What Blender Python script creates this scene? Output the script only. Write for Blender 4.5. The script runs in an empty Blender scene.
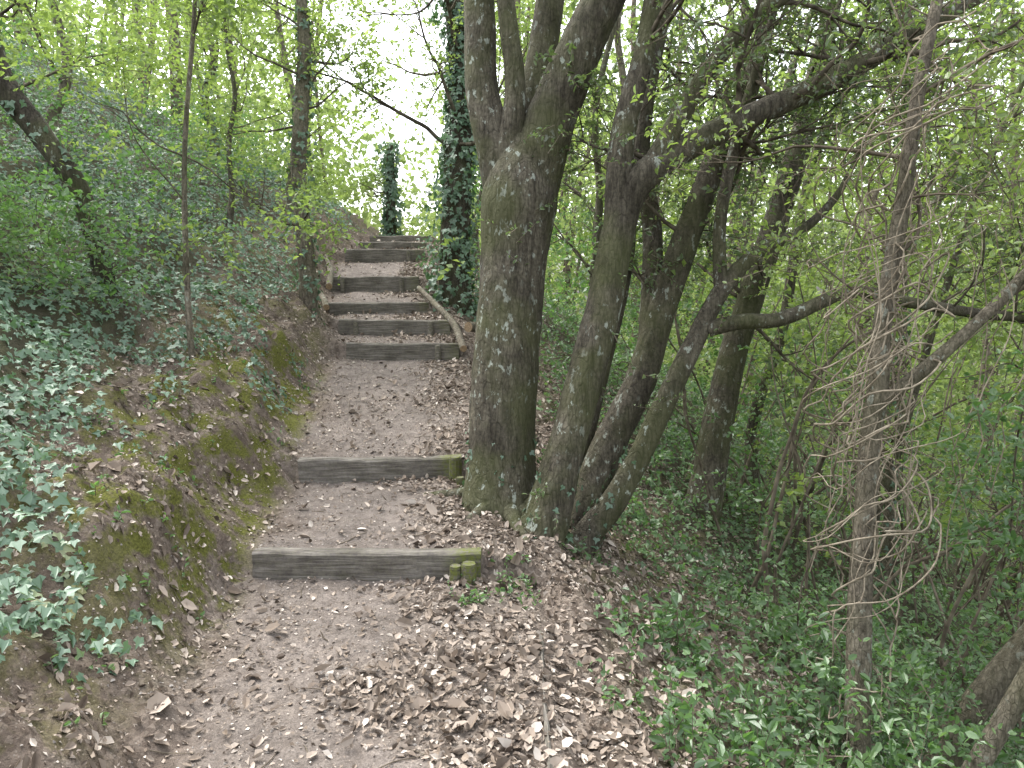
import bpy, math, random
import numpy as np
from mathutils import Vector
random.seed(7)
R = np.random.default_rng(11)
scene = bpy.context.scene

# ------------------------------------------------------------------ utils
def vnoise(p, seed=0):
    p = np.asarray(p, dtype=np.float64)
    i = np.floor(p).astype(np.int64); f = p - i
    f = f*f*(3-2*f)
    def h(a, b, c):
        n = (a*374761393 + b*668265263 + c*1274126177 + seed*974634777) & 0xffffffff
        n = ((n ^ (n >> 13))*1274126177) & 0xffffffff
        n = ((n ^ (n >> 16))*668265263) & 0xffffffff
        return ((n ^ (n >> 15)) & 0xffffff)/float(0xffffff)
    x, y, z = i[:, 0], i[:, 1], i[:, 2]
    fx, fy, fz = f[:, 0], f[:, 1], f[:, 2]
    r = 0
    for dx in (0, 1):
        for dy in (0, 1):
            for dz in (0, 1):
                w = (fx if dx else 1-fx)*(fy if dy else 1-fy)*(fz if dz else 1-fz)
                r = r + w*h(x+dx, y+dy, z+dz)
    return r
def fbm(p, seed=0, oct=3):
    r = 0; a = 1; t = 0; p = np.asarray(p, dtype=np.float64)
    for k in range(oct):
        r = r + a*vnoise(p*(2**k), seed+k*13); t += a; a *= .5
    return r/t
def ss(a, b, x):
    t = np.clip((x-a)/(b-a), 0, 1); return t*t*(3-2*t)
def norm(v):
    return v/np.maximum(np.linalg.norm(v, axis=-1, keepdims=True), 1e-9)
def seen(x, y, z, m=1.0):
    return (np.abs(x) < .74*y+m) & (z < 1.6+.37*y+.3)

def multi(name, parts, parent=None, attrs=None):
    """parts: list of dict(V, F, mat, rnd, smooth) merged into ONE mesh object with material slots"""
    me = bpy.data.meshes.new(name)
    Vs = []; loops = []; sizes = []; mi = []; sm = []; rn = []; mats = []; off = 0
    for p in parts:
        V = np.asarray(p['V'], dtype=np.float32)
        if len(V) == 0: continue
        Fl = p['F'] if isinstance(p['F'], list) else [p['F']]
        if p['mat'] not in mats: mats.append(p['mat'])
        m = mats.index(p['mat'])
        for f in Fl:
            f = np.asarray(f)
            if not len(f): continue
            loops.append((f+off).ravel()); sizes.append(np.full(len(f), f.shape[1])); mi.append(np.full(len(f), m)); sm.append(np.full(len(f), bool(p.get('smooth', False))))
        rn.append(np.asarray(p['rnd'], dtype=np.float32) if p.get('rnd') is not None else np.full(len(V), .5, dtype=np.float32))
        Vs.append(V); off += len(V)
    V = np.concatenate(Vs); loops = np.concatenate(loops).astype(np.int32); sizes = np.concatenate(sizes)
    starts = np.concatenate([[0], np.cumsum(sizes)[:-1]]).astype(np.int32)
    me.vertices.add(len(V)); me.vertices.foreach_set('co', V.ravel())
    me.loops.add(len(loops)); me.loops.foreach_set('vertex_index', loops)
    me.polygons.add(len(sizes)); me.polygons.foreach_set('loop_start', starts)
    me.update(calc_edges=True)
    me.polygons.foreach_set('use_smooth', np.concatenate(sm))
    for m in mats: me.materials.append(m)
    me.polygons.foreach_set('material_index', np.concatenate(mi).astype(np.int32))
    a = me.attributes.new('rnd', 'FLOAT', 'POINT'); a.data.foreach_set('value', np.concatenate(rn))
    for k, v in (attrs or {}).items():
        a = me.attributes.new(k, 'FLOAT', 'POINT'); a.data.foreach_set('value', np.asarray(v, dtype=np.float32))
    me.validate()
    o = bpy.data.objects.new(name, me); scene.collection.objects.link(o)
    if parent: o.parent = parent
    return o
def make_mesh(name, V, F, mat, rnd=None, smooth=False, parent=None, attrs=None):
    return multi(name, [dict(V=V, F=F, mat=mat, rnd=rnd, smooth=smooth)], parent, attrs)
def LP(lf, mat): return dict(V=lf[0], F=lf[1], mat=mat, rnd=lf[2])
def TP(vf, mat, smooth=True): return dict(V=vf[0], F=vf[1], mat=mat, smooth=smooth)

# ------------------------------------------------------------------ terrain
KY  = [-50, 0, 2.25, 3.3, 3.8, 4.7, 5.2, 6.5, 7.85, 8.45, 9.2, 10.2, 11.6, 14, 20, 60]
KXL = [-1.2,-1.15,-1.2,-1.32,-1.4,-1.5,-1.55,-1.68,-1.85,-2.0,-2.22,-2.45,-2.55,-2.65,-3.2,-9]
KXR = [.12,.12,.12,.12,.05,-.1,-.25,-.36,-.47,-.62,-.92,-1.17,-1.27,-1.47,-2.0,-7.8]
STEPS = [
 (-1.40,3.86,-.17,3.84,.145,.0),
 (-1.52,5.16,-.37,5.26,.335,.17),
 (-1.76,7.88,-.56,7.84,.935,.77),
 (-1.99,8.56,-.70,8.44,1.15,.98),
 (-2.22,9.02,-1.06,9.38,1.325,1.18),
 (-2.48,10.12,-1.27,10.16,1.645,1.45),
 (-2.55,11.5,-1.36,11.55,2.065,1.88),
 (-2.56,12.7,-1.45,12.75,2.24,2.1),
 (-2.62,13.9,-1.55,13.95,2.415,2.28)]
kY = [-50, 0]; kZ = [-.3, -.04]; kS = []; kSy = []
for (xl_, yl_, xr_, yr_, zt, zl) in STEPS:
    ym = (yl_+yr_)/2
    kY += [ym-.012, ym+.018]; kZ += [zl, zt-.018]
    kSy.append(ym); kS.append((yr_-yl_)/(xr_-xl_))
kY += [16, 30, 60, 400]; kZ += [2.46, 2.6, 1.5, 0]
mY = [-50, 0, 3, 4.5, 6, 8, 9.2, 10.2, 11.6, 14, 16, 30, 60, 400]
mZ = [-.3, -.04, 0.02, .16, .42, .93, 1.25, 1.55, 1.97, 2.36, 2.46, 2.6, 1.5, 0]
def XL(y): return np.interp(y, KY, KXL)
def XR(y): return np.interp(y, KY, KXR)
def H(x, y, detail=True):
    x = np.atleast_1d(np.asarray(x, float)); y = np.atleast_1d(np.asarray(y, float))
    xl, xr = XL(y), XR(y); xc = (xl+xr)/2
    sk = np.interp(y, kSy, kS)
    ye = y - sk*np.clip(x-xc, -.8, .8)
    p = np.stack([x, y, np.zeros_like(x)], 1)
    if detail:
        wob = (vnoise(p*[1.6, 1.6, 1], 3)-.5)*.22 + (vnoise(p*5, 5)-.5)*.08
    else: wob = 0
    sl = xl-x+wob; sr = x-xr+wob
    off = np.maximum(np.maximum(sl, sr), 0)
    b = ss(0, .35, off)
    z = np.interp(ye, kY, kZ)*(1-b) + np.interp(y, mY, mZ)*b
    t = np.clip(sl, 0, None)
    z = z + .36*ss(0, .5, t) + .5*np.clip(t-.3, 0, 6) + .2*np.clip(t-6.3, 0, 20) 
    t = np.clip(sr, 0, None)
    z = z - .05*ss(0, .1, t) - .15*np.clip(t, 0, .4) - .58*np.clip(t-.3, 0, 9) - .15*np.clip(t-9.3, 0, 25)
    if detail:
        z = z + ss(0, .5, off)*((fbm(p*2.2, 21, 3)-.5)*.26 + (fbm(p*9, 31, 2)-.5)*.12)
        z = z + (fbm(p*4, 41, 2)-.5)*.045 + (fbm(p*17, 47, 2)-.5)*.024
    return z
def normals(x, y):
    e = .08
    dx = (H(x+e, y)-H(x-e, y))/(2*e); dy = (H(x, y+e)-H(x, y-e))/(2*e)
    return norm(np.stack([-dx, -dy, np.ones_like(dx)], 1))
def axis(lo, hi, step, far):
    a = list(np.arange(lo, hi, step)); s = step; v = a[-1]
    while v < far[1]: s *= 1.13; v += s; a.append(v)
    s = step; v = lo; pre = []
    while v > far[0]: s *= 1.13; v -= s; pre.append(v)
    return np.array(pre[::-1]+a)
gx = axis(-3.3, 1.3, .033, (-300, 300)); gy = axis(1.2, 14.2, .034, (-60, 400))
GX, GY = np.meshgrid(gx, gy)
fx, fy = GX.ravel(), GY.ravel()
TZ = H(fx, fy)
TV = np.stack([fx, fy, TZ], 1)
nx, ny = len(gx), len(gy)
idx = np.arange(nx*ny).reshape(ny, nx)
TF = np.stack([idx[:-1, :-1], idx[:-1, 1:], idx[1:, 1:], idx[1:, :-1]], -1).reshape(-1, 4)

# ------------------------------------------------------------------ materials
def new_mat(name):
    m = bpy.data.materials.new(name); m.use_nodes = True
    nt = m.node_tree; nt.nodes.clear(); return m, nt
def nd(nt, typ, ins=None, **kw):
    n = nt.nodes.new(typ)
    for k, v in kw.items(): setattr(n, k, v)
    for k, v in (ins or {}).items():
        s = n.inputs[k]
        if isinstance(v, bpy.types.NodeSocket): nt.links.new(v, s)
        else: s.default_value = v
    return n
def c4(c): return (c[0], c[1], c[2], 1)
def ramp(nt, fac, stops, interp='LINEAR'):
    n = nt.nodes.new('ShaderNodeValToRGB'); cr = n.color_ramp; cr.interpolation = interp
    while len(cr.elements) < len(stops): cr.elements.new(.5)
    for e, (p, c) in zip(cr.elements, stops): e.position = p; e.color = c4(c) if len(c) == 3 else c
    nt.links.new(fac, n.inputs[0]); return n.outputs[0]
def g(v): return (v, v, v)
def mix(nt, fac, a, b, mode='MIX'):
    n = nt.nodes.new('ShaderNodeMix'); n.data_type = 'RGBA'; n.blend_type = mode
    for s, v in ((n.inputs[0], fac), (n.inputs[6], a), (n.inputs[7], b)):
        if isinstance(v, bpy.types.NodeSocket): nt.links.new(v, s)
        elif isinstance(v, (int, float)): s.default_value = v
        else: s.default_value = c4(v)
    return n.outputs[2]
def math_(nt, op, a, b=0.0, clamp=False):
    n = nt.nodes.new('ShaderNodeMath'); n.operation = op; n.use_clamp = clamp
    for s, v in ((n.inputs[0], a), (n.inputs[1], b)):
        if isinstance(v, bpy.types.NodeSocket): nt.links.new(v, s)
        else: s.default_value = v
    return n.outputs[0]
def noise(nt, vec, scale, detail=4, rough=.55):
    return nd(nt, 'ShaderNodeTexNoise', {'Vector': vec, 'Scale': scale, 'Detail': detail, 'Roughness': rough}).outputs[0]
def pos(nt, sc=(1, 1, 1)):
    gm = nt.nodes.new('ShaderNodeNewGeometry')
    return nd(nt, 'ShaderNodeMapping', {'Vector': gm.outputs['Position'], 'Scale': sc}).outputs[0]
def attr(nt, name):
    n = nt.nodes.new('ShaderNodeAttribute'); n.attribute_name = name; return n.outputs['Fac']
def finish(nt, col, rough=.85, height=None, bdist=.01, bstr=.6, spec=.3):
    p = nd(nt, 'ShaderNodeBsdfPrincipled', {'Base Color': col, 'Roughness': rough, 'Specular IOR Level': spec})
    if height is not None:
        b = nd(nt, 'ShaderNodeBump', {'Height': height, 'Distance': bdist, 'Strength': bstr})
        nt.links.new(b.outputs[0], p.inputs['Normal'])
    o = nt.nodes.new('ShaderNodeOutputMaterial'); nt.links.new(p.outputs[0], o.inputs[0]); return p
def simple(nt, col):
    d = nd(nt, 'ShaderNodeBsdfDiffuse', {'Color': col})
    o = nt.nodes.new('ShaderNodeOutputMaterial'); nt.links.new(d.outputs[0], o.inputs[0])

def leaf_mat(name, stops, trans=.4, rough=.45, tcol=(1.5, 1.7, .6), gloss=.06):
    m, nt = new_mat(name)
    col = ramp(nt, attr(nt, 'rnd'), stops)
    tc = mix(nt, 1.0, col, tcol, 'MULTIPLY')
    s = nd(nt, 'ShaderNodeBsdfDiffuse', {'Color': col}).outputs[0]
    if trans:
        t = nd(nt, 'ShaderNodeBsdfTranslucent', {'Color': tc})
        s = nd(nt, 'ShaderNodeMixShader', {0: trans, 1: s, 2: t.outputs[0]}).outputs[0]
    if gloss:
        gl = nd(nt, 'ShaderNodeBsdfGlossy', {'Color': (1, 1, 1, 1), 'Roughness': rough})
        s = nd(nt, 'ShaderNodeMixShader', {0: gloss, 1: s, 2: gl.outputs[0]}).outputs[0]
    o = nt.nodes.new('ShaderNodeOutputMaterial'); nt.links.new(s, o.inputs[0])
    return m
M_ivy = leaf_mat('ivy_leaf', [(0, (.045, .095, .048)), (.5, (.095, .175, .105)), (.9, (.15, .24, .15)), (1, (.29, .28, .12))], .22, .5, (1.4, 1.6, .7), .07)
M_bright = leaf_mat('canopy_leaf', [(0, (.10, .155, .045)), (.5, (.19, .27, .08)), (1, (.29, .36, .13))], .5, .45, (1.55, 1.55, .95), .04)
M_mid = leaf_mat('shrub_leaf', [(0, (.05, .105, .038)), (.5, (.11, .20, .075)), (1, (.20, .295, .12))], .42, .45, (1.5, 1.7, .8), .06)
M_oak = leaf_mat('oak_leaf', [(0, (.07, .11, .045)), (.6, (.12, .175, .07)), (1, (.19, .24, .11))], .38, .45, (1.5, 1.6, .9), .06)
M_far = leaf_mat('distant_leaf', [(0, (.14, .20, .075)), (.5, (.25, .33, .125)), (1, (.37, .44, .21))], .5, .5, (1.35, 1.35, 1.05), 0)  # leaf colours paled to paint in haze and overexposed light at distance
M_dry = leaf_mat('dry_leaf', [(0, (.075, .056, .042)), (.35, (.21, .168, .13)), (.75, (.37, .31, .255)), (1, (.58, .52, .45))], 0, .6, (1.2, 1., .8), .02)

def bark_mat(name, c0, c1, lichen=.5, moss=.3, stretch=.22, sc=26, mossc=(.075, .088, .03)):
    m, nt = new_mat(name)
    P = pos(nt, (1, 1, stretch)); P1 = pos(nt)
    n1 = noise(nt, P, sc, 5, .65); n2 = noise(nt, P1, 2.3, 2); n4 = noise(nt, P1, 48, 3, .6)
    vor = nd(nt, 'ShaderNodeTexVoronoi', {'Vector': P, 'Scale': sc*1.5}, feature='DISTANCE_TO_EDGE').outputs[0]
    crack = ramp(nt, vor, [(0, g(.5)), (.10, g(1))])
    col = ramp(nt, n1, [(.3, c0), (.68, c1)])
    col = mix(nt, .55, col, crack, 'MULTIPLY')
    col = mix(nt, 1., col, ramp(nt, n4, [(.3, g(.65)), (.7, g(1.35))]), 'MULTIPLY')
    col = mix(nt, 1., col, ramp(nt, n2, [(.3, g(.65)), (.7, g(1.25))]), 'MULTIPLY')
    mm = math_(nt, 'MULTIPLY', ramp(nt, noise(nt, P1, 2.7, 4), [(.42, g(0)), (.62, g(1))]), moss)
    col = mix(nt, mm, col, mossc)
    P2 = pos(nt, (1, 1, .6))
    l = math_(nt, 'MULTIPLY', ramp(nt, noise(nt, P2, 20, 4, .65), [(.59, g(0)), (.64, g(1))]), ramp(nt, n2, [(.40, g(0)), (.55, g(1))]))
    col = mix(nt, math_(nt, 'MULTIPLY', l, lichen), col, (.38, .42, .36))
    h = math_(nt, 'ADD', math_(nt, 'MULTIPLY', crack, .5), math_(nt, 'ADD', n1, math_(nt, 'MULTIPLY', n4, .5)))
    finish(nt, col, .9, h, .012, .9, .2)
    return m
def plain_bark(name, c0, c1, sc=9):
    m, nt = new_mat(name)
    simple(nt, ramp(nt, noise(nt, pos(nt), sc, 2), [(.35, c0), (.65, c1)])); return m
M_bark = bark_mat('oak_bark', (.045, .039, .029), (.142, .128, .096), .75, .5)
M_bark2 = bark_mat('pale_bark', (.08, .068, .051), (.24, .21, .162), .5, .25, .3, 34)
M_bark3 = bark_mat('dark_bark', (.038, .033, .026), (.115, .10, .078), .4, .45)
M_twig = plain_bark('twig_bark', (.08, .066, .05), (.20, .172, .13))
M_branch = plain_bark('branch_bark', (.05, .043, .033), (.15, .132, .10), 14)
M_vine = plain_bark('vine_bark', (.16, .135, .10), (.34, .295, .225), 20)

# ground
mg, nt = new_mat('woodland_soil')
P = pos(nt)
a_path, a_moss, a_lit, a_green = attr(nt, 'path'), attr(nt, 'moss'), attr(nt, 'litter'), attr(nt, 'green')
nA = noise(nt, P, 2.2, 4, .6); nB = noise(nt, P, 14, 6, .7); nC = noise(nt, P, 90, 4, .7); nD = noise(nt, P, 5, 4, .65)
soil = ramp(nt, nB, [(.3, (.065, .048, .037)), (.7, (.18, .142, .113))])
trod = ramp(nt, nB, [(.28, (.115, .096, .083)), (.72, (.255, .223, .198))])
trod = mix(nt, 1., trod, ramp(nt, nA, [(.3, g(.68)), (.7, g(1.25))]), 'MULTIPLY')
col = mix(nt, a_path, soil, trod)
col = mix(nt, 1., col, ramp(nt, nC, [(.25, g(.5)), (.5, g(1)), (.75, g(1.4))]), 'MULTIPLY')
vt = nd(nt, 'ShaderNodeTexVoronoi', {'Vector': P, 'Scale': 70.0, 'Randomness': 1.0})
spk = math_(nt, 'MULTIPLY', ramp(nt, vt.outputs['Distance'], [(.16, g(1)), (.24, g(0))]), math_(nt, 'ADD', math_(nt, 'MULTIPLY', a_lit, .7), .3))
chip = ramp(nt, vt.outputs['Color'], [(0, (.05, .04, .033)), (.5, (.27, .235, .195)), (1, (.46, .42, .365))])
col = mix(nt, spk, col, chip)
v2 = nd(nt, 'ShaderNodeTexVoronoi', {'Vector': P, 'Scale': 36.0, 'Randomness': 1.0})
lt = ramp(nt, v2.outputs['Color'], [(.1, (.06, .047, .037)), (.5, (.18, .148, .12)), (.9, (.34, .29, .24))])
col = mix(nt, math_(nt, 'MULTIPLY', a_lit, .7), col, lt)
mm = math_(nt, 'MULTIPLY', a_moss, ramp(nt, nD, [(.44, g(0)), (.56, g(1))]))
mossc = ramp(nt, nC, [(.3, (.055, .058, .015)), (.7, (.165, .17, .04))])
col = mix(nt, mm, col, mossc)
col = mix(nt, math_(nt, 'MULTIPLY', a_green, .7), col, (.045, .05, .028))
h = math_(nt, 'ADD', nB, math_(nt, 'MULTIPLY', nC, .5))
h = math_(nt, 'SUBTRACT', h, math_(nt, 'MULTIPLY', v2.outputs['Distance'], math_(nt, 'MULTIPLY', a_lit, .8)))
finish(nt, col, .95, h, .022, .9, .15)

# wood
mw, nt = new_mat('weathered_wood')
tc = nt.nodes.new('ShaderNodeTexCoord')
mp = nd(nt, 'ShaderNodeMapping', {'Vector': tc.outputs['Object'], 'Scale': (1.5, 22, 22)}).outputs[0]
n1 = noise(nt, mp, 3, 6, .65); P = pos(nt); n2 = noise(nt, P, 4, 4); n3 = noise(nt, P, 45, 4, .7)
col = ramp(nt, n1, [(.3, (.07, .061, .054)), (.5, (.155, .139, .126)), (.72, (.28, .258, .235))])
col = mix(nt, 1., col, ramp(nt, n2, [(.3, g(.65)), (.7, g(1.25))]), 'MULTIPLY')
col = mix(nt, 1., col, ramp(nt, n3, [(.3, g(.75)), (.7, g(1.2))]), 'MULTIPLY')
mo = math_(nt, 'MULTIPLY', attr(nt, 'moss'), ramp(nt, n3, [(.35, g(0)), (.6, g(1))]))
col = mix(nt, mo, col, (.12, .14, .03))
finish(nt, col, .9, math_(nt, 'ADD', n1, math_(nt, 'MULTIPLY', n3, .3)), .01, .8, .2)
mc, nt = new_mat('cut_wood')
n = noise(nt, pos(nt), 60, 3); finish(nt, ramp(nt, n, [(.3, (.20, .14, .085)), (.7, (.36, .27, .17))]), .8)
mst, nt = new_mat('pebble_stone')
n = noise(nt, pos(nt), 30, 3); simple(nt, ramp(nt, n, [(.3, (.14, .125, .11)), (.7, (.36, .33, .30))]))

# terrain attributes
xl, xr = XL(fy), XR(fy)
p0 = np.stack([fx, fy, fx*0], 1)
nn = fbm(p0*3, 77, 3)-.5
sl = xl-fx; sr = fx-xr
a_path = ss(-.25, .2, np.minimum(-sl, -sr)+nn*.5)
def litter_w(x, y):
    x = np.asarray(x, float); y = np.asarray(y, float)
    a, b = XL(y), XR(y)
    u = (x-(a+b)/2)/((b-a)/2)
    q = np.stack([x, y, x*0], 1)
    n = fbm(q*2.3, 91, 3)-.5
    w = ss(-.25, .7, u+n*1.6)
    w = np.maximum(w, .25+n*.4)
    right = x-b; left = a-x
    w = np.where(right > 0, np.clip(.95-.27*np.clip(right-.4, 0, 3)+n*1.2, .05, 1), w)
    w = np.where(left > 0, np.clip(.40+n*.9, .10, .85)*np.clip(1.3-left*.35, .1, 1), w)
    return w
a_lit = litter_w(fx, fy)
a_moss = ss(-.05, .15, sl)*ss(1.2, .5, sl)*ss(2.6, 3.6, fy)*ss(8, 6, fy)*1.0 + ss(0, .3, sl)*.4 + ss(.2, .6, sr)*.35
a_green = np.maximum(ss(.9, 1.6, sl), ss(1.2, 2.4, sr))
cx = TV[TF].mean(1)
onp = (cx[:, 0] > XL(cx[:, 1])) & (cx[:, 0] < XR(cx[:, 1])) & (cx[:, 1] > -5) & (cx[:, 1] < 24)
def sub(name, Fs):
    u, inv = np.unique(Fs.ravel(), return_inverse=True)
    return make_mesh(name, TV[u], inv.reshape(-1, 4), mg, smooth=True, attrs=dict(path=a_path[u], moss=np.clip(a_moss[u], 0, 1), litter=np.clip(a_lit[u], 0, 1), green=a_green[u]))
sub('ground', TF[~onp]); sub('footpath', TF[onp])

# ------------------------------------------------------------------ leaves
T_QUAD = (np.array([[0,0,0],[.32,.42,.10],[0,1,-.05],[-.32,.42,.10]]), np.array([[0,1,2],[0,2,3]]))
T_TRI = (np.array([[-.3,.1,0],[.38,.3,0],[-.05,1,0]]), np.array([[0,1,2]]))
T_OVAL = (np.array([[0,0,0],[.25,.30,.08],[.20,.72,.05],[0,1,-.12],[-.20,.72,.05],[-.25,.30,.08]]), np.array([[0,1,2,3],[0,3,4,5]]))
T_IVY = (np.array([[0,0,0],[.30,-.12,.03],[.56,.26,.02],[.24,.42,.06],[0,.95,-.08],[-.24,.42,.06],[-.56,.26,.02],[-.30,-.12,.03]]), np.array([[0,1,2,3,4],[0,4,5,6,7]]))
T_DRY = (np.array([[0,0,0],[.26,.2,.14],[.27,.65,.2],[0,1,.12],[-.24,.68,.16],[-.28,.25,.2],[0,.5,-.02]]), np.array([[0,1,6],[1,2,6],[2,3,6],[3,4,6],[4,5,6],[5,0,6]]))
def leaves(P, N, D, S, T, rnd=None):
    tv, tf = T; n = len(P)
    N = norm(N); D = norm(D - N*np.sum(D*N, 1, keepdims=True)); B = np.cross(D, N)
    S = np.asarray(S).reshape(-1, 1, 1)
    wz = R.uniform(.3, 1.9, n).reshape(-1, 1, 1); wx = R.uniform(.75, 1.2, n).reshape(-1, 1, 1)
    V = P[:, None, :] + S*(wx*tv[None, :, 0:1]*B[:, None]+tv[None, :, 1:2]*D[:, None]+wz*tv[None, :, 2:3]*N[:, None])
    F = tf[None]+(np.arange(n)*len(tv))[:, None, None]
    if rnd is None: rnd = np.clip(.5*R.random(n)+1.6*(fbm(P*1.1, 401, 2)-.35)*.6+.05, 0, 1)
    return V.reshape(-1, 3), F.reshape(-1, tf.shape[1]), np.repeat(rnd, len(tv))
def rdir(n): return norm(R.normal(size=(n, 3)))
def twig_leaves(C, Dr, L, K, size, T=T_QUAD, droop=.15, upb=1.0):
    n = len(C); L = np.broadcast_to(L, (n,))
    t = (np.arange(K)+.6)/K
    t = np.clip(t[None]+R.normal(0, .03, (n, K)), .05, 1.05)
    Pp = C[:, None]+Dr[:, None]*(L[:, None]*t)[..., None]
    Pp[..., 2] -= droop*L[:, None]*t*t
    side = norm(np.cross(Dr[:, None], R.normal(size=(n, K, 3))))
    D = norm(Dr[:, None]*.5+side*1.0)
    N = norm(R.normal(size=(n, K, 3))*.75+np.array([0, 0, upb]))
    s = np.repeat(size*R.uniform(.65, 1.3, n), K)*R.uniform(.7, 1.2, n*K)
    cl = 1.5*(fbm(C*1.1, 401, 2)-.3)
    rr = np.clip(np.repeat(R.random(n)*.3+cl*.6, K)+R.random(n*K)*.3-.1, 0, 1)
    leaf = leaves(Pp.reshape(-1, 3), N.reshape(-1, 3), D.reshape(-1, 3), s, T, rr)
    a = norm(np.cross(Dr, rdir(n))); b = np.cross(Dr, a); r = .0028
    E = C+Dr*L[:, None]; E[:, 2] -= droop*L
    V = np.stack([C+a*r, C-a*r*.5+b*r*.8, C-a*r*.5-b*r*.8, E+a*r*.4, E-a*r*.2+b*r*.3, E-a*r*.2-b*r*.3], 1).reshape(-1, 3)
    F = (np.array([[0,1,4,3],[1,2,5,4],[2,0,3,5]])[None]+(np.arange(n)*6)[:, None, None]).reshape(-1, 4)
    return leaf, (V, F)
def cat(parts):
    V = []; F = []; o = 0
    for p in parts:
        V.append(p[0]); F.append(p[1]+o); o += len(p[0])
    return (np.concatenate(V), np.concatenate(F))

# ------------------------------------------------------------------ tubes
def catmull(P, r, step):
    P = np.array(P, float); r = np.array(r, float)
    A = np.vstack([2*P[0]-P[1], P, 2*P[-1]-P[-2]]); ra = np.concatenate([[r[0]], r, [r[-1]]])
    out = []; ro = []
    for i in range(1, len(A)-2):
        L = np.linalg.norm(A[i+1]-A[i]); m = max(2, int(L/step))
        for k in range(m):
            t = k/m
            f = lambda a, b, c, d: .5*((2*b)+(-a+c)*t+(2*a-5*b+4*c-d)*t*t+(-a+3*b-3*c+d)*t**3)
            out.append(f(A[i-1], A[i], A[i+1], A[i+2])); ro.append(max(.0008, f(ra[i-1], ra[i], ra[i+1], ra[i+2])))
    out.append(A[-2]); ro.append(ra[-2])
    return np.array(out), np.array(ro)
def tube(P, r, seg=8, step=.08, rough=.0, seed=0, flute=0):
    C, rr = catmull(P, r, step)
    T = norm(np.gradient(C, axis=0)); n = len(C)
    u = np.cross(T[0], [0, 1, .1]); u /= np.linalg.norm(u)
    U = [u]
    for i in range(1, n):
        u = u-T[i]*np.dot(u, T[i]); u = u/max(1e-9, np.linalg.norm(u)); U.append(u)
    U = np.array(U); W = np.cross(T, U)
    th = np.linspace(0, 2*np.pi, seg, endpoint=False)
    dirv = U[:, None]*np.cos(th)[None, :, None]+W[:, None]*np.sin(th)[None, :, None]
    k = np.ones((n, seg))
    if rough > 0:
        q = (C[:, None]+dirv*rr[:, None, None]).reshape(-1, 3)
        k += rough*(fbm(q*[5, 5, 2.2]+seed, seed, 3).reshape(n, seg)-.5)*2
        k += rough*.35*(fbm(q*[38, 38, 10]+seed, seed+5, 2).reshape(n, seg)-.5)*2
    if flute > 0:
        s = np.linspace(0, 1, n)[:, None]
        k += flute*np.sin(th*5+seed)[None]*np.exp(-s*6)+flute*np.sin(th*3+seed*2)[None]*np.exp(-s*5)
    V = (C[:, None]+dirv*(rr[:, None]*k)[..., None]).reshape(-1, 3)
    i = np.arange(n-1)[:, None]*seg; j = np.arange(seg)[None]; j2 = (j+1) % seg
    F = np.stack([i+j, i+j2, i+seg+j2, i+seg+j], -1).reshape(-1, 4)
    return V, F
def branchy(start, d, L, r, depth, tubes, tips, wig=.35, up=.12, kids=3):
    start = np.array(start, float); d = norm(np.array(d, float))
    if not seen(start[0], start[1], start[2], 1.2): return
    n = max(3, int(L/.16)); P = [start]; rr = [r]; dd = d.copy()
    for k in range(n):
        dd = norm(dd+R.normal(size=3)*wig*.6+np.array([0, 0, up])); P.append(P[-1]+dd*L/n); rr.append(r*(1-.8*(k+1)/n))
    tubes.append(tube(P, rr, 4 if r < .02 else 8, .14))
    tips.append((P[-1], dd))
    if depth > 0:
        for k in range(kids):
            i = random.randint(max(1, n//4), n-1)
            nd_ = norm(norm(P[i+1 if i < n else i]-P[i-1])+norm(R.normal(size=3))*.95)
            branchy(P[i], nd_, L*random.uniform(.4, .7), rr[i]*.65, depth-1, tubes, tips, wig, up, kids)
    else:
        for k in range(2):
            i = random.randint(1, n-1); tips.append((P[i], norm(dd+norm(R.normal(size=3))*.8)))
def tips_leaves(tips, per=2, L=.3, K=8, size=.05, T=T_OVAL, spread=.12, upb=1.):
    tips = [t for t in tips if seen(t[0][0], t[0][1], t[0][2])]
    C = np.repeat(np.array([t[0] for t in tips]), per, 0); D = np.repeat(np.array([t[1] for t in tips]), per, 0)
    C = C+R.normal(0, spread*.4, C.shape); D = norm(D+R.normal(size=D.shape)*.7)
    return twig_leaves(C, D, L*R.uniform(.5, 1.2, len(C)), K, size, T, .2, upb)
def ivy_wrap(P, rr, n, size=.06, thick=.12):
    C, r = catmull(P, rr, .1)
    i = R.integers(0, len(C)-1, n); th = R.uniform(0, 2*np.pi, n)
    out = np.stack([np.cos(th), np.sin(th), np.zeros(n)], 1)
    c = C[i]+(C[i+1]-C[i])*R.random((n, 1))
    pn = fbm(c*1.6+out*.8, 9, 2)
    off = r[i]+R.random(n)*thick*(0.15+2.6*np.clip(pn-.35, 0, 1))
    p = c+out*off[:, None]
    k = (p[:, 2] < 1.6+.42*p[:, 1]); p = p[k]; out = out[k]; n = len(p)
    N = norm(out+R.normal(size=(n, 3))*.5+[0, 0, .5]); D = norm(R.normal(size=(n, 3))*.6+[0, 0, -.8])
    return leaves(p, N, D, size*R.uniform(.6, 1.2, n), T_IVY)
def hz(x, y): return float(H([x], [y])[0])
FOL = []

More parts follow.
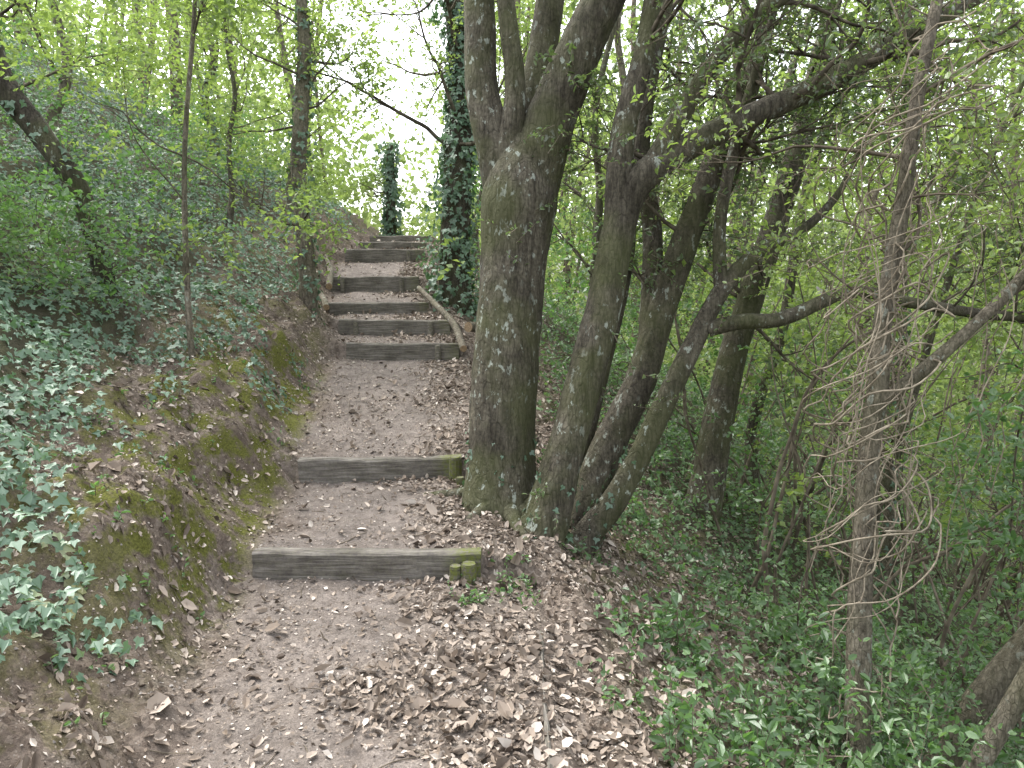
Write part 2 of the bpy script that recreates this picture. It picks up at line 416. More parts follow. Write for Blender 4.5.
# ---- multi-stemmed oak
tb = []
tb.append(tube([(-.09,4.72,-.2),(-.09,4.73,.08),(-.07,4.8,.40),(-.06,4.84,.81),(-.02,4.9,1.3),(.02,4.97,1.8),(.06,5.0,2.15),(.10,5.05,2.5)], [.31,.258,.228,.216,.214,.228,.245,.17], 72, .022, .10, 3, .05))
A1 = [(.0,5.03,2.05),(-.10,5.05,2.45),(-.20,5.1,2.85),(-.22,5.15,3.44),(-.32,5.2,4.2),(-.5,5.3,5.0)]
A2 = [(.06,5.05,2.2),(.12,5.15,2.7),(.20,5.25,3.1),(.27,5.3,3.6),(.3,5.5,4.4),(.5,5.6,5.0)]
A3 = [(.10,5.0,2.1),(.24,4.97,2.6),(.43,4.92,3.04),(.63,4.9,3.44),(.85,4.9,3.9),(1.3,4.8,4.8)]
A4 = [(-.05,5.0,2.25),(.02,4.95,2.75),(-.02,4.98,3.2),(-.1,5.0,3.8)]
tb.append(tube(A1, [.16,.13,.11,.10,.08,.05], 32, .04, .10, 5))
tb.append(tube(A2, [.15,.12,.10,.09,.07,.04], 32, .04, .10, 6))
tb.append(tube(A3, [.18,.165,.14,.125,.11,.07], 40, .03, .10, 7))
tb.append(tube(A4, [.10,.07,.06,.05], 20, .04, .10, 7))
B = [(.12,4.36,-.35),(.17,4.41,-.05),(.30,4.48,.43),(.45,4.55,.98),(.58,4.63,1.48),(.68,4.7,1.97),(.82,4.7,2.24),(1.29,4.75,2.52),(1.98,4.8,2.83),(2.85,4.9,3.33),(3.7,5.0,3.8)]
tb.append(tube(B, [.21,.165,.125,.112,.108,.102,.095,.078,.068,.055,.03], 48, .03, .10, 8, .05))
B2 = [(.66,4.7,1.9),(.68,4.72,2.46),(.80,4.75,2.95),(.87,4.8,3.35),(1.05,4.9,4.4)]
tb.append(tube(B2, [.09,.078,.065,.055,.03], 24, .05, .08, 9))
B3 = [(.84,4.7,2.26),(1.17,4.65,2.83),(1.45,4.6,3.14),(1.8,4.6,3.4),(2.6,4.7,4.0)]
tb.append(tube(B3, [.065,.055,.045,.04,.02], 20, .05, .08, 10))
C = [(.42,4.85,-.55),(.5,4.9,-.1),(.6,4.97,.31),(.88,5.05,.92),(1.05,5.13,1.46),(1.23,5.15,2.0),(1.42,5.2,2.5),(1.6,5.25,2.85),(1.8,5.3,3.7)]
tb.append(tube(C, [.17,.14,.118,.105,.098,.09,.078,.065,.04], 40, .035, .12, 11, .04))
C2 = [(.95,5.1,1.15),(.99,5.3,1.9),(.92,5.4,2.6),(1.1,5.5,3.6)]
tb.append(tube(C2, [.08,.068,.055,.04], 24, .05, .08, 12))
D = [(.36,4.62,-.5),(.45,4.7,-.15),(.71,4.75,.2),(.95,4.8,.68),(1.18,4.88,1.14),(1.39,4.95,1.53),(1.64,4.95,1.8),(1.9,5.0,1.91),(2.14,5.0,2.15),(2.3,5.0,2.5)]
tb.append(tube(D, [.14,.10,.085,.072,.066,.056,.045,.035,.024,.01], 32, .035, .12, 13, .04))
D2 = [(1.30,4.9,1.28),(1.5,4.85,1.33),(1.77,4.85,1.35),(2.24,4.9,1.52),(2.7,4.9,1.44),(3.36,4.95,1.36),(4.1,5.,1.42)]
tb.append(tube(D2, [.055,.05,.046,.04,.037,.032,.02], 20, .04, .12, 14))
D3 = [(1.39,4.95,1.5),(1.38,5.0,2.0),(1.5,5.05,2.6),(1.75,5.1,3.5)]
tb.append(tube(D3, [.05,.042,.035,.02], 16, .05, .08, 15))
E5 = [(.27,4.95,-.4),(.42,5.1,.2),(.62,5.25,.95),(.80,5.4,1.7),(.86,5.5,2.4),(1.02,5.6,3.4)]
tb.append(tube(E5, [.13,.095,.08,.07,.06,.04], 28, .05, .10, 16))
for (a, L, r) in ((-1.3, .5, .05), (-2.2, .35, .045), (-.5, .7, .06), (-.9, .6, .04), (2.8, .5, .05)):
    P_ = []
    for j in range(6):
        t = j/5; xx = -.05+math.cos(a)*(.15+L*t); yy = 4.7+math.sin(a)*(.15+L*t); P_.append((xx, yy, hz(xx, yy)+.05*(1-t)**2-.03*t))
    tb.append(tube(P_, [r*1.4, r, r*.8, r*.6, r*.45, r*.25], 12, .04, .1, int(L*10)))
parts = [TP(cat(tb), M_bark)]
tw = []; tips = []
for limb, nb, r0 in ((A1, 6, .02), (A2, 6, .022), (A3, 7, .026), (B, 15, .02), (B2, 6, .016), (B3, 10, .016), (C, 8, .016), (C2, 4, .016), (D3, 6, .012), (D, 5, .010), (D2, 10, .010), (E5, 4, .014)):
    Pl, _ = catmull(limb, [1]*len(limb), .1)
    for k in range(nb):
        i = random.randint(int(len(Pl)*.4), len(Pl)-2)
        if Pl[i][2] < 1.25: continue
        d = norm(norm(Pl[i+1]-Pl[i])*.5+norm(R.normal(size=3)*[1, .8, .8])+[.15, .1, .25])
        branchy(Pl[i], d, random.uniform(.6, 1.4), r0, 2, tw, tips, .45, .04, 3)
parts.append(TP(cat(tw), M_branch))
tips = [t for t in tips if random.random() < .75 and (t[0][0] > .35 or random.random() < .35)]
lf, st = tips_leaves(tips, 2, .22, 7, .042, T_OVAL)
parts += [LP(lf, M_oak), TP(st, M_twig, False)]
cs = []; ds = []
for (P_, cnt) in (([.0, 4.75, 1.9], 6), ([.3, 4.7, 2.5], 5), ([.52, 4.5, 1.3], 5), ([.95, 4.7, .75], 6), ([.22, 4.3, .2], 5), ([.45, 4.45, .9], 3), ([1.2, 4.8, 1.4], 6), ([.6, 4.6, 2.3], 6), ([1.3,4.7,2.6],8), ([1.9,4.8,2.85],8)):
    for k in range(cnt):
        cs.append(np.array(P_)+R.normal(0, .08, 3)); ds.append(norm(R.normal(size=3)+[.2, -.6, .4]))
lf, st = twig_leaves(np.array(cs), np.array(ds), .2, 8, .033, T_OVAL)
parts += [LP(lf, M_oak), TP(st, M_twig, False)]
# ivy creeping over the stem bases
parts.append(LP(ivy_wrap([(-.09,4.72,-.05),(-.08,4.78,.25),(-.07,4.82,.6)], [.26,.235,.22], 70, .045, .03), M_ivy))
parts.append(LP(ivy_wrap([(.17,4.41,-.1),(.30,4.48,.43)], [.17,.13], 60, .045, .03), M_ivy))
parts.append(LP(ivy_wrap([(.48,4.72,-.15),(.85,4.8,.5)], [.11,.08], 70, .045, .04), M_ivy))
oak = multi('multi_stemmed_oak_tree', parts)

# ---- slender tree with vines (right)
tb = []; tips = []
Fp = [(1.70,3.36,-1.1),(1.72,3.4,-.7),(1.74,3.51,.016),(1.76,3.56,.4),(1.79,3.62,.76),(1.83,3.66,1.1),(1.85,3.7,1.4),(1.955,3.79,2.0),(2.0,3.8,2.54),(2.09,3.85,3.0),(2.25,3.9,4.0)]
tb.append(tube(Fp, [.085,.066,.057,.052,.051,.049,.044,.038,.032,.026,.012], 28, .03, .12, 20))
F2 = [(1.81,3.64,.97),(2.09,3.6,1.23),(2.36,3.6,1.5),(2.56,3.6,1.72),(3.1,3.6,2.3)]
tb.append(tube(F2, [.035,.032,.028,.026,.015], 14, .05, .08, 21))
parts = [TP(cat(tb), M_bark2)]; tb = []
for P_, d, L, r in (((1.9,3.75,1.7),(.8,.2,.5),1.4,.012), ((1.97,3.8,2.2),(-.7,.1,.6),1.1,.012), ((2.,3.8,2.5),(.8,-.1,.3),1.2,.012), ((1.85,3.7,1.45),(-.6,.3,.3),.6,.008), ((2.3,3.6,1.45),(.4,.1,.9),1.0,.010), ((2.1,3.85,3.),(.5,.1,.3),1.2,.011), ((1.95,3.8,2.),(.3,-.5,.1),.6,.008)):
    branchy(P_, d, L, r, 2, tb, tips, .5, .0, 3)
parts.append(TP(cat(tb), M_twig))
lf, st = tips_leaves(tips, 2, .2, 7, .036, T_OVAL)
parts += [LP(lf, M_bright), TP(st, M_twig, False)]
multi('slender_tree', parts)
vt_ = []
Fc, _ = catmull(Fp, [1]*len(Fp), .08)
for k in range(38):
    i0 = random.randint(6, len(Fc)-18); n = random.randint(10, 26); ph = random.uniform(0, 6.28); sp = random.uniform(.3, .9); rad = random.uniform(.07, .26)
    P = []
    for j in range(n):
        c = Fc[min(len(Fc)-1, i0+int(j*.9))]
        P.append(c+np.array([math.cos(ph+j*sp)*rad, math.sin(ph+j*sp)*rad*.8, 0])+R.normal(0, .035, 3)); rad *= random.uniform(.85, 1.2); rad = min(rad, .38)
    vt_.append(tube(P, [random.uniform(.002, .0055)]*n, 5, .05))
for k in range(18):
    x0 = 2.05+random.uniform(-.45, .9); y0 = 3.7+random.uniform(-.3, .3); z0 = random.uniform(1.9, 2.8); P = []
    for j in range(14):
        P.append((x0+.07*math.sin(j*.8+k)+random.uniform(-.04, .04), y0+.06*math.cos(j*.7+k), z0-j*.16))
    vt_.append(tube(P, [.003]*14, 5, .06))
V, F = cat(vt_); make_mesh('hanging_vines', V, F, M_vine, smooth=True)

# ---- other trees
def simple_tree(name, P, r, mat, nb=8, bl=1.2, br=.02, seg=16, from_=.5, lmat=None, size=.05, per=2, K=8, ivy=0, ivyup=1., T=T_OVAL, isz=.06, ith=.12, shared=False):
    parts = [TP(tube(P, r, seg, .06, .10, int(abs(P[0][0])*10)), mat)]; tb = []; tips = []
    Pl, _ = catmull(P, [1]*len(P), .15)
    for k in range(nb):
        i = random.randint(int(len(Pl)*from_), len(Pl)-2)
        branchy(Pl[i], norm(R.normal(size=3)*[1, 1, .5]+[0, 0, .45]), bl*random.uniform(.6, 1.2), br, 2, tb, tips, .35, .08, 3)
    if tb: (FOL if shared else parts).append(TP(cat(tb), M_branch))
    tips = [t for t in tips if seen(t[0][0], t[0][1], t[0][2])]
    if tips:
        lf, st = tips_leaves(tips, per, .32, K, size, T); (FOL if shared else parts).append(LP(lf, lmat or M_bright))
    if ivy:
        parts.append(LP(ivy_wrap(P[:max(2, int(len(P)*ivyup))], r[:max(2, int(len(P)*ivyup))], ivy, isz, ith), M_ivy))
    return multi(name, parts)
simple_tree('ivy_clad_tree', [(-.72,9.8,.9),(-.75,9.8,1.8),(-.70,9.85,3.0),(-.64,9.9,4.2),(-.72,9.9,5.6),(-.6,10,6.5)], [.24,.2,.18,.17,.15,.1], M_bark3, 9, 2.0, .03, 20, .4, ivy=3800, isz=.075, ith=.26)
simple_tree('ivy_clad_tree', [(-2.26,8.3,.9),(-2.28,8.3,1.9),(-2.34,8.35,2.8),(-2.24,8.4,4.1),(-2.3,8.4,5.2)], [.11,.095,.085,.07,.03], M_bark2, 12, 1.1, .014, 16, .3, ivy=500, isz=.06, ith=.12)
simple_tree('young_tree', [(-2.42,5.6,.8),(-2.44,5.6,1.4),(-2.40,5.6,2.5),(-2.28,5.65,3.6),(-2.3,5.7,4.2)], [.028,.023,.019,.015,.008], M_bark2, 9, .9, .007, 10, .35, per=2, size=.045)
simple_tree('leaning_dark_tree', [(-3.35,6.2,1.4),(-3.42,6.15,2.0),(-3.52,6.1,2.4),(-3.76,6.05,2.8),(-3.99,6.0,3.2),(-4.07,6.0,3.9),(-4.2,6,4.4)], [.08,.08,.085,.09,.095,.09,.06], M_bark3, 5, 1.0, .015, 24, .5, ivy=300, isz=.06, ith=.08)
simple_tree('ivy_clad_tree', [(-2.75,17,2.3),(-2.72,17,3.4),(-2.7,17,4.6)], [.12,.11,.08], M_bark3, 6, 1.2, .02, 12, .5, ivy=900, isz=.10, ith=.24)
simple_tree('oak_tree', [(1.7,6.6,-.9),(1.95,6.7,.6),(2.15,6.75,1.4),(2.37,6.8,2.1),(2.6,6.8,3.0),(2.85,6.9,4.2)], [.17,.13,.12,.11,.10,.07], M_bark, 10, 1.5, .02, 24, .4, lmat=M_oak, size=.045)
spec = [(-5.6,9.5,.08),(-3.6,9.6,.04),(-3.3,11.6,.06),(-4.9,12.5,.08),(-6.4,8.4,.08),(-.5,12.4,.07),(.2,11.0,.06),
        (2.9,8.6,.08),(3.9,7.4,.06),(1.0,8.8,.07),(4.8,9.6,.10),(3.2,11,.09),(5.2,7.0,.06),(6.6,9.4,.08),(4.4,5.9,.045),(5.3,6.8,.05),(7.8,11.5,.11),(.7,7.4,.05),(3.3,6.6,.045),(6.2,8.2,.05)]
for (x, y, r) in spec:
    z = hz(x, y)-.2; h_ = 1.6+.42*y-z; lx = random.uniform(-.12, .25)*(1 if x > 0 else .3); ly = random.uniform(-.08, .08); P = []
    for k in range(7):
        t = k/6; P.append((x+lx*h_*t*t+random.uniform(-.12, .12)*(k > 0), y+ly*h_*t+random.uniform(-.1, .1), z+h_*t))
    rr = [r*1.25]+[r*(1-.6*k/6) for k in range(1, 7)]
    simple_tree('woodland_tree', P, rr, random.choice([M_bark, M_bark2, M_bark2]), 9, 1.5, r*.22, 12, .25, lmat=M_bright, size=.065, per=1, K=8, ivy=(250 if random.random() < .35 else 0), ivyup=.6, T=T_QUAD, isz=.07, shared=True)
simple_tree('leaning_tree', [(2.1,3.6,-1.4),(2.35,3.6,-.75),(2.7,3.6,-.2),(3.2,3.6,.5)], [.09,.075,.065,.05], M_bark2, 4, .8, .012, 16, .4, lmat=M_mid)
simple_tree('leaning_tree', [(1.75,3.05,-1.3),(2.05,3.1,-.75),(2.3,3.1,-.2),(2.6,3.1,.5),(3.2,3.2,1.5)], [.06,.05,.045,.04,.03], M_bark2, 4, .8, .012, 14, .4, lmat=M_mid)
tb = []
for k in range(150):
    x = random.uniform(1.7, 7.5); y = random.uniform(max(4.2, x*1.05), 10.5); z = hz(x, y)-.05
    L = random.uniform(1.6, 4.4); d = norm(np.array([random.uniform(-.5, .6), random.uniform(-.3, .3), 1.])); P = [np.array([x, y, z])]
    for j in range(9):
        d = norm(d+R.normal(size=3)*.17+np.array([random.uniform(-.02, .10), 0, -.05])); P.append(P[-1]+d*L/9)
    r = random.uniform(.006, .022); tb.append(tube(P, [r*(1-.7*j/9) for j in range(10)], 5, .25))
FOL.append(TP(cat(tb), M_twig))

# ------------------------------------------------------------------ thickets
def thicket(n, xr_, yr_, hr, size, K, L, mat, thr, freq, seed, T=T_QUAD, cond=None):
    x = R.uniform(*xr_, n); y = R.uniform(*yr_, n)
    z0 = H(x, y, False); hh = R.uniform(0, 1, n)
    z = z0+hr[0]+hh*(hr[1]-hr[0])
    P = np.stack([x, y, z], 1)
    k = (fbm(P*freq, seed, 2) > thr+.06*ss(1.0, 4.2, z-1.6)) & seen(x, y, z)
    if cond is not None: k &= cond(x, y, z, z0)
    P = P[k]; D = norm(R.normal(size=P.shape)*[1, 1, .7]+[0, 0, .35])
    lf, st = twig_leaves(P, D, L*R.uniform(.6, 1.3, len(P)), K, size, T, .2)
    kk = R.random(len(P)) < .5
    V = st[0].reshape(-1, 6, 3)[kk].reshape(-1, 3); F = st[1].reshape(-1, 3, 4)[:kk.sum()].reshape(-1, 4)
    FOL.append(LP(lf, mat)); FOL.append(TP((V, F), M_twig, False))
def corridor(x, y, z, z0):
    return (x < XL(y)-.45-.16*(z-z0)) | (x > XR(y)+.3)
def no_front(x, y, z, z0):
    return corridor(x, y, z, z0) & ~((x < -2.2) & (y < 6.2) & (z > 1.9))
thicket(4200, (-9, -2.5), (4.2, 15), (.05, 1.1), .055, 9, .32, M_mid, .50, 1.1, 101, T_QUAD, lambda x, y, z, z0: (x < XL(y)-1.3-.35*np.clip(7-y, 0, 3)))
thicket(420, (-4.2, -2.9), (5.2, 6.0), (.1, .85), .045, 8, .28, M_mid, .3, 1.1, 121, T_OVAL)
thicket(6600, (-11, -2.2), (6.3, 16), (1.2, 5.5), .060, 9, .36, M_bright, .49, .9, 102, T_QUAD, corridor)
thicket(1000, (-6, -2.3), (4.8, 8), (1.5, 3.4), .043, 8, .3, M_bright, .55, 1.2, 112, T_OVAL, no_front)
thicket(1400, (-6, 1), (14, 20), (0, 1.6), .08, 8, .36, M_bright, .45, .9, 103, T_QUAD, lambda x, y, z, z0: (x < XL(y)-.3) | (x > XR(y)+.2))
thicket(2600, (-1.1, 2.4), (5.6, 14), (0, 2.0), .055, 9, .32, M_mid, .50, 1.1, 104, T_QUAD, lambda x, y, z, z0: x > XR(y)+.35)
thicket(4200, (-.9, 6), (6.6, 15), (1.6, 7), .063, 9, .36, M_bright, .51, .9, 105, T_QUAD, lambda x, y, z, z0: x > XR(y)+.2)
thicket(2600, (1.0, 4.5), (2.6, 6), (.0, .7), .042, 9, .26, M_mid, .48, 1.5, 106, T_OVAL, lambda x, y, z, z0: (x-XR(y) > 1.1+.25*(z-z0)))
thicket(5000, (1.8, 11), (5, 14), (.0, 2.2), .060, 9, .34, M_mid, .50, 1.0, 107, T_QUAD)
thicket(3000, (2.0, 10), (5, 12), (.3, 3.0), .060, 9, .36, M_bright, .53, 1.1, 127, T_QUAD)
thicket(2400, (2.2, 7), (4.8, 8), (1.6, 5.5), .048, 9, .32, M_bright, .52, 1.1, 118, T_OVAL)
thicket(4800, (2.4, 14), (7, 15), (2.2, 8.5), .072, 9, .40, M_bright, .51, .85, 108, T_QUAD)
multi('woodland_foliage', FOL)

def far(n, seed):
    y = R.uniform(14.5, 40, n); x = R.uniform(-1, 1, n)*(.76*y+1); z0 = H(x, y, False); z = z0+R.uniform(0, 1, n)**1.1*15
    P = np.stack([x, y, z], 1)
    c = np.abs(x+.155*y)/y
    e = (z-1.6)/y
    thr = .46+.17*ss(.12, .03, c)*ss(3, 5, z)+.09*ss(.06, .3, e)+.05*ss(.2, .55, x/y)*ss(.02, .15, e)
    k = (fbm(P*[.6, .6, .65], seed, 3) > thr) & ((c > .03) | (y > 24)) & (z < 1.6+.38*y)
    P = P[k]; m = len(P)
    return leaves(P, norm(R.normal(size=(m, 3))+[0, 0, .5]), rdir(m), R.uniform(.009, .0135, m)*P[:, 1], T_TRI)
tb = []
for k in range(80):
    y = random.uniform(14, 34); x = random.uniform(-.8, .8)*y
    if abs(x+.155*y)/y < .05: continue
    z = hz(x, y)-.2; P = [(x, y, z)]
    for j in range(5): P.append((P[-1][0]+random.uniform(-.3, .4), P[-1][1], P[-1][2]+random.uniform(1.5, 2.4)))
    r = random.uniform(.05, .14); tb.append(tube(P, [r, r*.9, r*.8, r*.7, r*.5, r*.3], 6, .6))
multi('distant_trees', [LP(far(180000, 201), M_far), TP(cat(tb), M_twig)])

# ------------------------------------------------------------------ ground cover
def on_ground(n, xr_, yr_, w, lift=(0, .02)):
    x = R.uniform(*xr_, n); y = yr_[0]+(yr_[1]-yr_[0])*R.random(n)**1.5
    k = (R.random(n) < w(x, y)) & (np.abs(x) < .74*y+1.0); x, y = x[k], y[k]
    N = normals(x, y); z = H(x, y)+R.uniform(lift[0], lift[1], len(x))
    return np.stack([x, y, z], 1), N
def w_ivy(x, y):
    s = XL(y)-x; q = np.stack([x, y, x*0], 1); n = fbm(q*1.7, 55, 3)-.5
    edge = np.interp(y, [1, 3.0, 3.6, 5.8, 7, 9], [.45, .6, .95, 1.0, .6, .4])
    w = ss(-.12, .12, s-edge+n*1.15)*np.where(fbm(q*2.6, 58, 2) > .38, 1, .3)
    tuft = ss(.58, .68, fbm(q*3.1, 57, 2))*ss(.12, .3, s)*.55
    return np.maximum(w, tuft)
P, N = on_ground(105000, (-10, -1.2), (1.3, 15), w_ivy, (.0, .13))
n = len(P)
N2 = norm(N+R.normal(size=(n, 3))*.42+[.15, -.15, .1]); D = norm(R.normal(size=(n, 3))+[.5, -.3, -.5])
multi('ivy_ground_cover', [LP(leaves(P, N2, D, .050*R.uniform(.4, 1.25, n), T_IVY), M_ivy)])
def w_r(x, y):
    s = x-XR(y); q = np.stack([x, y, x*0], 1); n = fbm(q*2.1, 65, 3)-.5
    return np.clip(ss(.35, 1.7, s+n*2.3)*.95*ss(0.05, .3, s), 0, 1)
P, N = on_ground(80000, (-1.2, 9), (1.4, 14), w_r, (.0, .16))
n = len(P)
multi('undergrowth_plants', [LP(leaves(P, norm(N+R.normal(size=(n, 3))*.5+[-.1, -.1, .2]), rdir(n), .046*R.uniform(.4, 1.35, n), T_IVY), M_mid)])
def herbs(name, n, xr_, yr_, cond, size, L, mat, K=9, spread=.35):
    x = R.uniform(*xr_, n); y = R.uniform(*yr_, n); k = cond(x, y); x, y = x[k], y[k]
    P = np.stack([x, y, H(x, y)-.01], 1); D = norm(R.normal(size=P.shape)*spread+[0, 0, 1])
    lf, st = twig_leaves(P, D, L*R.uniform(.5, 1.3, len(P)), K, size, T_OVAL, 0., .8)
    multi(name, [LP(lf, mat), TP(st, M_twig, False)])
herbs('nettle_plants', 460, (.55, 2.4), (2.0, 3.8), lambda x, y: fbm(np.stack([x, y, x*0], 1)*2.5, 5, 2) > .48, .052, .26, M_mid)
herbs('shrub_saplings', 55, (1.0, 2.8), (2.3, 4.8), lambda x, y: x > XR(y)+.8, .05, .5, M_mid, 12, .35)
herbs('wild_herbs', 900, (-.1, 2.5), (2.2, 6), lambda x, y: (x > XR(y)+.2) & (fbm(np.stack([x, y, x*0], 1)*2.5, 8, 2) > .50), .032, .13, M_mid, 7)
herbs('bramble_seedlings', 55, (-.35, .12), (3.45, 3.85), lambda x, y: x > -.3, .032, .08, M_mid, 6)
herbs('bank_seedlings', 420, (-2.6, -1.3), (2, 7), lambda x, y: (x < XL(y)-.1) & (fbm(np.stack([x, y, x*0], 1)*3, 9, 2) > .52), .03, .07, M_mid, 5)
# leaf litter
P, N = on_ground(105000, (-2.9, 2.6), (1.3, 14), lambda x, y: np.clip(litter_w(x, y), 0, 1)**1.6*.85, (.0, .018))
n = len(P); rn = np.clip(R.normal(.5, .28, n), 0, 1)
a = LP(leaves(P, norm(N+R.normal(size=(n, 3))*.45), rdir(n), .032*np.exp(R.normal(0, .38, n)), T_DRY, rn), M_dry)
P, N = on_ground(100000, (-2.9, 1.6), (1.3, 9), lambda x, y: np.clip(litter_w(x, y)+.18, 0, 1)**1.2*.7, (.0, .008))
n = len(P); rn = np.clip(R.normal(.5, .33, n), 0, 1)
multi('leaf_litter', [a, LP(leaves(P, norm(N+R.normal(size=(n, 3))*.4), rdir(n), .013*np.exp(R.normal(0, .4, n)), T_QUAD, rn), M_dry)])
# pebbles
oc = np.array([[1,0,0],[0,1,0],[-1,0,0],[0,-1,0],[0,0,.7],[0,0,-.7]]); of = np.array([[0,1,4],[1,2,4],[2,3,4],[3,0,4],[1,0,5],[2,1,5],[3,2,5],[0,3,5]])
P, N = on_ground(3500, (-2.4, .1), (1.4, 10), lambda x, y: np.where(x < XL(y)-.3, .2, .8), (0, .002)); n = len(P)
sc = R.uniform(.003, .010, n)[:, None, None]*R.uniform(.5, 1.3, (n, 6, 1))
V = (P[:, None]+oc[None]*sc).reshape(-1, 3); F = (of[None]+(np.arange(n)*6)[:, None, None]).reshape(-1, 3)
make_mesh('pebbles', V, F, mst)
# fallen twigs
tb = []
for k in range(260):
    x = random.uniform(-2.3, 1.6); y = random.uniform(1.8, 7.5); a = random.uniform(0, 3.14); L = random.uniform(.04, .2); P_ = []
    for j in range(4):
        xx = x+math.cos(a)*L*j/3; yy = y+math.sin(a)*L*j/3; a += random.uniform(-.25, .25); P_.append((xx, yy, hz(xx, yy)+.006))
    r = random.uniform(.001, .003); tb.append(tube(P_, [r, r, r*.8, r*.5], 5, .05))
V, F = cat(tb); make_mesh('fallen_twigs', V, F, M_twig, smooth=True)

# ------------------------------------------------------------------ wooden steps
def beam(name, a, b, h, th, ztop, seed, parent=None, mossx=0, tilt=0.):
    a = np.array(a, float); b = np.array(b, float); L = np.linalg.norm(b-a); ux = (b-a)/L
    nxs = max(4, int(L/.03)); prof = []
    c = .012
    for (py, pz) in ((-th/2, -h), (-th/2, -h*.66), (-th/2, -h*.33), (-th/2, -c), (-th/2+c, 0), (0, 0), (th/2-c, 0), (th/2, -c), (th/2, -h*.5), (th/2, -h)): prof.append((py, pz))
    m = len(prof); V = []
    for i in range(nxs+1):
        for (py, pz) in prof: V.append((L*i/nxs-L/2, py, pz))
    V = np.array(V)
    w = fbm(V*[4, 20, 20]+seed*7.7, seed, 3)-.5; w2 = fbm(V*[2.2, 3, 3]+seed*3.1, seed+3, 2)-.5
    V[:, 2] += w*.018+w2*.036; V[:, 1] += (fbm(V*[5, 25, 25]+seed*5, seed+9, 3)-.5)*.022
    ends = np.abs(V[:, 0]) > L/2-.001
    V[ends, 0] += (w[ends])*.02
    F = []
    for i in range(nxs):
        for j in range(m): F.append((i*m+j, i*m+(j+1) % m, (i+1)*m+(j+1) % m, (i+1)*m+j))
    F = np.array(F)
    caps = [np.array([list(range(m))[::-1]]), np.array([list(range(nxs*m, nxs*m+m))])]
    mo = np.clip(mossx*ss(L/2-.22, L/2-.05, V[:, 0])+.14, 0, 1)
    o = make_mesh(name, V, [F]+caps, mw, attrs=dict(moss=mo), parent=parent)
    mid = (a+b)/2
    o.location = (mid[0], mid[1], ztop); o.rotation_euler = (tilt, 0, math.atan2(ux[1], ux[0]))
    return o
def stake(name, x, y, z0, z1, r, lean, moss, parent, seed):
    P_ = [(x, y, z0), (x+lean[0]*.5, y+lean[1]*.5, (z0+z1)/2), (x+lean[0], y+lean[1], z1-.006), (x+lean[0], y+lean[1], z1)]
    V, F = tube(P_, [r, r, r*.95, r*.8], 10, .03, .09, seed)
    cap = np.array([list(range(len(V)-10, len(V)))])
    return make_mesh(name, V, [F, cap], mw, attrs=dict(moss=np.full(len(V), moss)), parent=parent)
for i, (xl_, yl_, xr_, yr_, zt, zl) in enumerate(STEPS):
    e = bpy.data.objects.new('wooden_step', None); scene.collection.objects.link(e)
    hgt = (zt-zl)+.07
    beam('beam', (xl_, yl_), (xr_, yr_), hgt, .095, zt, i+1, e, 1.0 if i < 2 else .3, random.uniform(-.05, .05))
    if i == 0:
        stake('stake', xr_-.06, yr_-.085, -.2, zt-.035, .042, (.0, -.01), 1., e, 3)
        stake('stake', xr_-.13, yr_-.08, -.2, zt-.05, .032, (.0, -.01), .9, e, 13)
    elif i == 1:
        stake('stake', xr_-.05, yr_-.085, -.1, zt+.0, .042, (.01, 0), 1., e, 4)
        stake('stake', xr_+.06, yr_-.22, -.1, zt-.10, .035, (-.05, -.03), .8, e, 5)
        stake('stake', xr_+.10, yr_-.10, -.1, zt-.02, .03, (.03, -.05), .6, e, 6)
    else:
        stake('stake', xr_-.22, yr_-.08, zl-.2, zt-.02, .032, (0, 0), .3, e, 7)
        if i % 2: stake('stake', xl_+.2, yl_-.08, zl-.2, zt-.03, .03, (0, 0), .3, e, 8)
e = bpy.data.objects.new('path_edging_board', None); scene.collection.objects.link(e)
beam('plank', (.125, 1.2), (.13, 3.25), .16, .02, -.008, 40, e, .2)
def log(name, P_, r, seed):
    V, F = tube(P_, r, 14, .05, .1, seed)
    multi(name, [TP((V, F), M_bark2), dict(V=V[:14], F=np.array([list(range(14))[::-1]]), mat=mc), dict(V=V[-14:], F=np.array([list(range(14))]), mat=mc)])
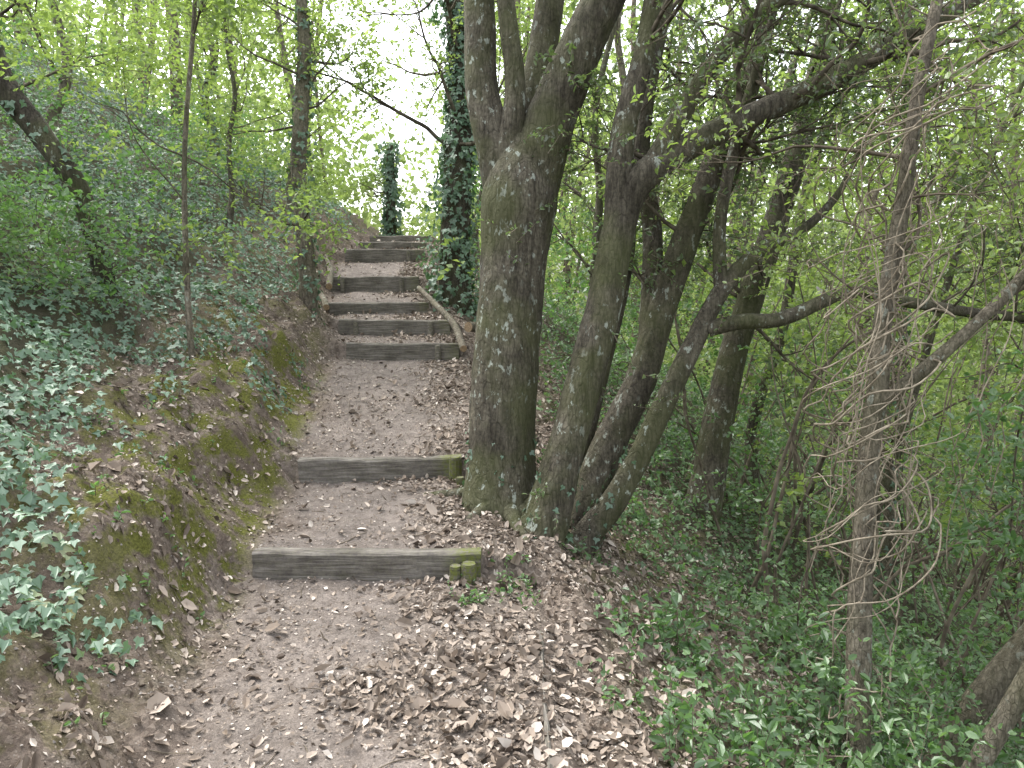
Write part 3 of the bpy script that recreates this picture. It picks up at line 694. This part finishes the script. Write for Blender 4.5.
log('edging_log', [(-.50,7.6,.90),(-.66,8.3,1.12),(-.95,9.0,1.33),(-1.2,9.6,1.5)], [.036,.04,.035,.032], 50)
log('cut_log', [(-.47,7.95,1.10),(-.3,8.2,1.08),(-.1,8.6,1.0)], [.055,.055,.05], 51)
log('edging_log', [(-2.6,9.6,1.52),(-2.35,9.2,1.40),(-2.2,8.8,1.28)], [.03,.04,.04], 52)
log('edging_log', [(-2.7,10.9,1.95),(-2.5,10.3,1.72),(-2.38,9.7,1.52)], [.03,.045,.045], 53)

# ------------------------------------------------------------------ light, sky, camera
w = bpy.data.worlds.new('World'); scene.world = w; w.use_nodes = True
nt = w.node_tree; nt.nodes.clear()
el, az = math.radians(58), math.radians(-50)
sky = nt.nodes.new('ShaderNodeTexSky'); sky.sky_type = 'NISHITA'; sky.sun_disc = False
sky.sun_elevation = el; sky.sun_rotation = az; sky.dust_density = 4; sky.air_density = 1.0; sky.ozone_density = .6
hs = nd(nt, 'ShaderNodeHueSaturation', {'Saturation': .25, 'Value': 4.3, 'Color': sky.outputs[0]})
bg = nd(nt, 'ShaderNodeBackground', {'Color': hs.outputs[0], 'Strength': .15})
o = nt.nodes.new('ShaderNodeOutputWorld'); nt.links.new(bg.outputs[0], o.inputs[0])
sd = bpy.data.lights.new('sun', 'SUN'); sd.energy = 1.4; sd.angle = math.radians(20); sd.color = (1, .97, .92)
so = bpy.data.objects.new('sun', sd); scene.collection.objects.link(so)
dirv = Vector((math.sin(az)*math.cos(el), math.cos(az)*math.cos(el), math.sin(el)))
so.rotation_euler = dirv.to_track_quat('Z', 'Y').to_euler()
cd = bpy.data.cameras.new('camera'); cd.lens = 26; cd.sensor_width = 36; cd.clip_end = 1500; cd.clip_start = .05
co = bpy.data.objects.new('camera', cd); scene.collection.objects.link(co)
co.location = (0, 0, 1.6); co.rotation_euler = (math.radians(82), 0, 0)
scene.camera = co
scene.view_settings.view_transform = 'Standard'; scene.view_settings.look = 'None'; scene.view_settings.exposure = 0
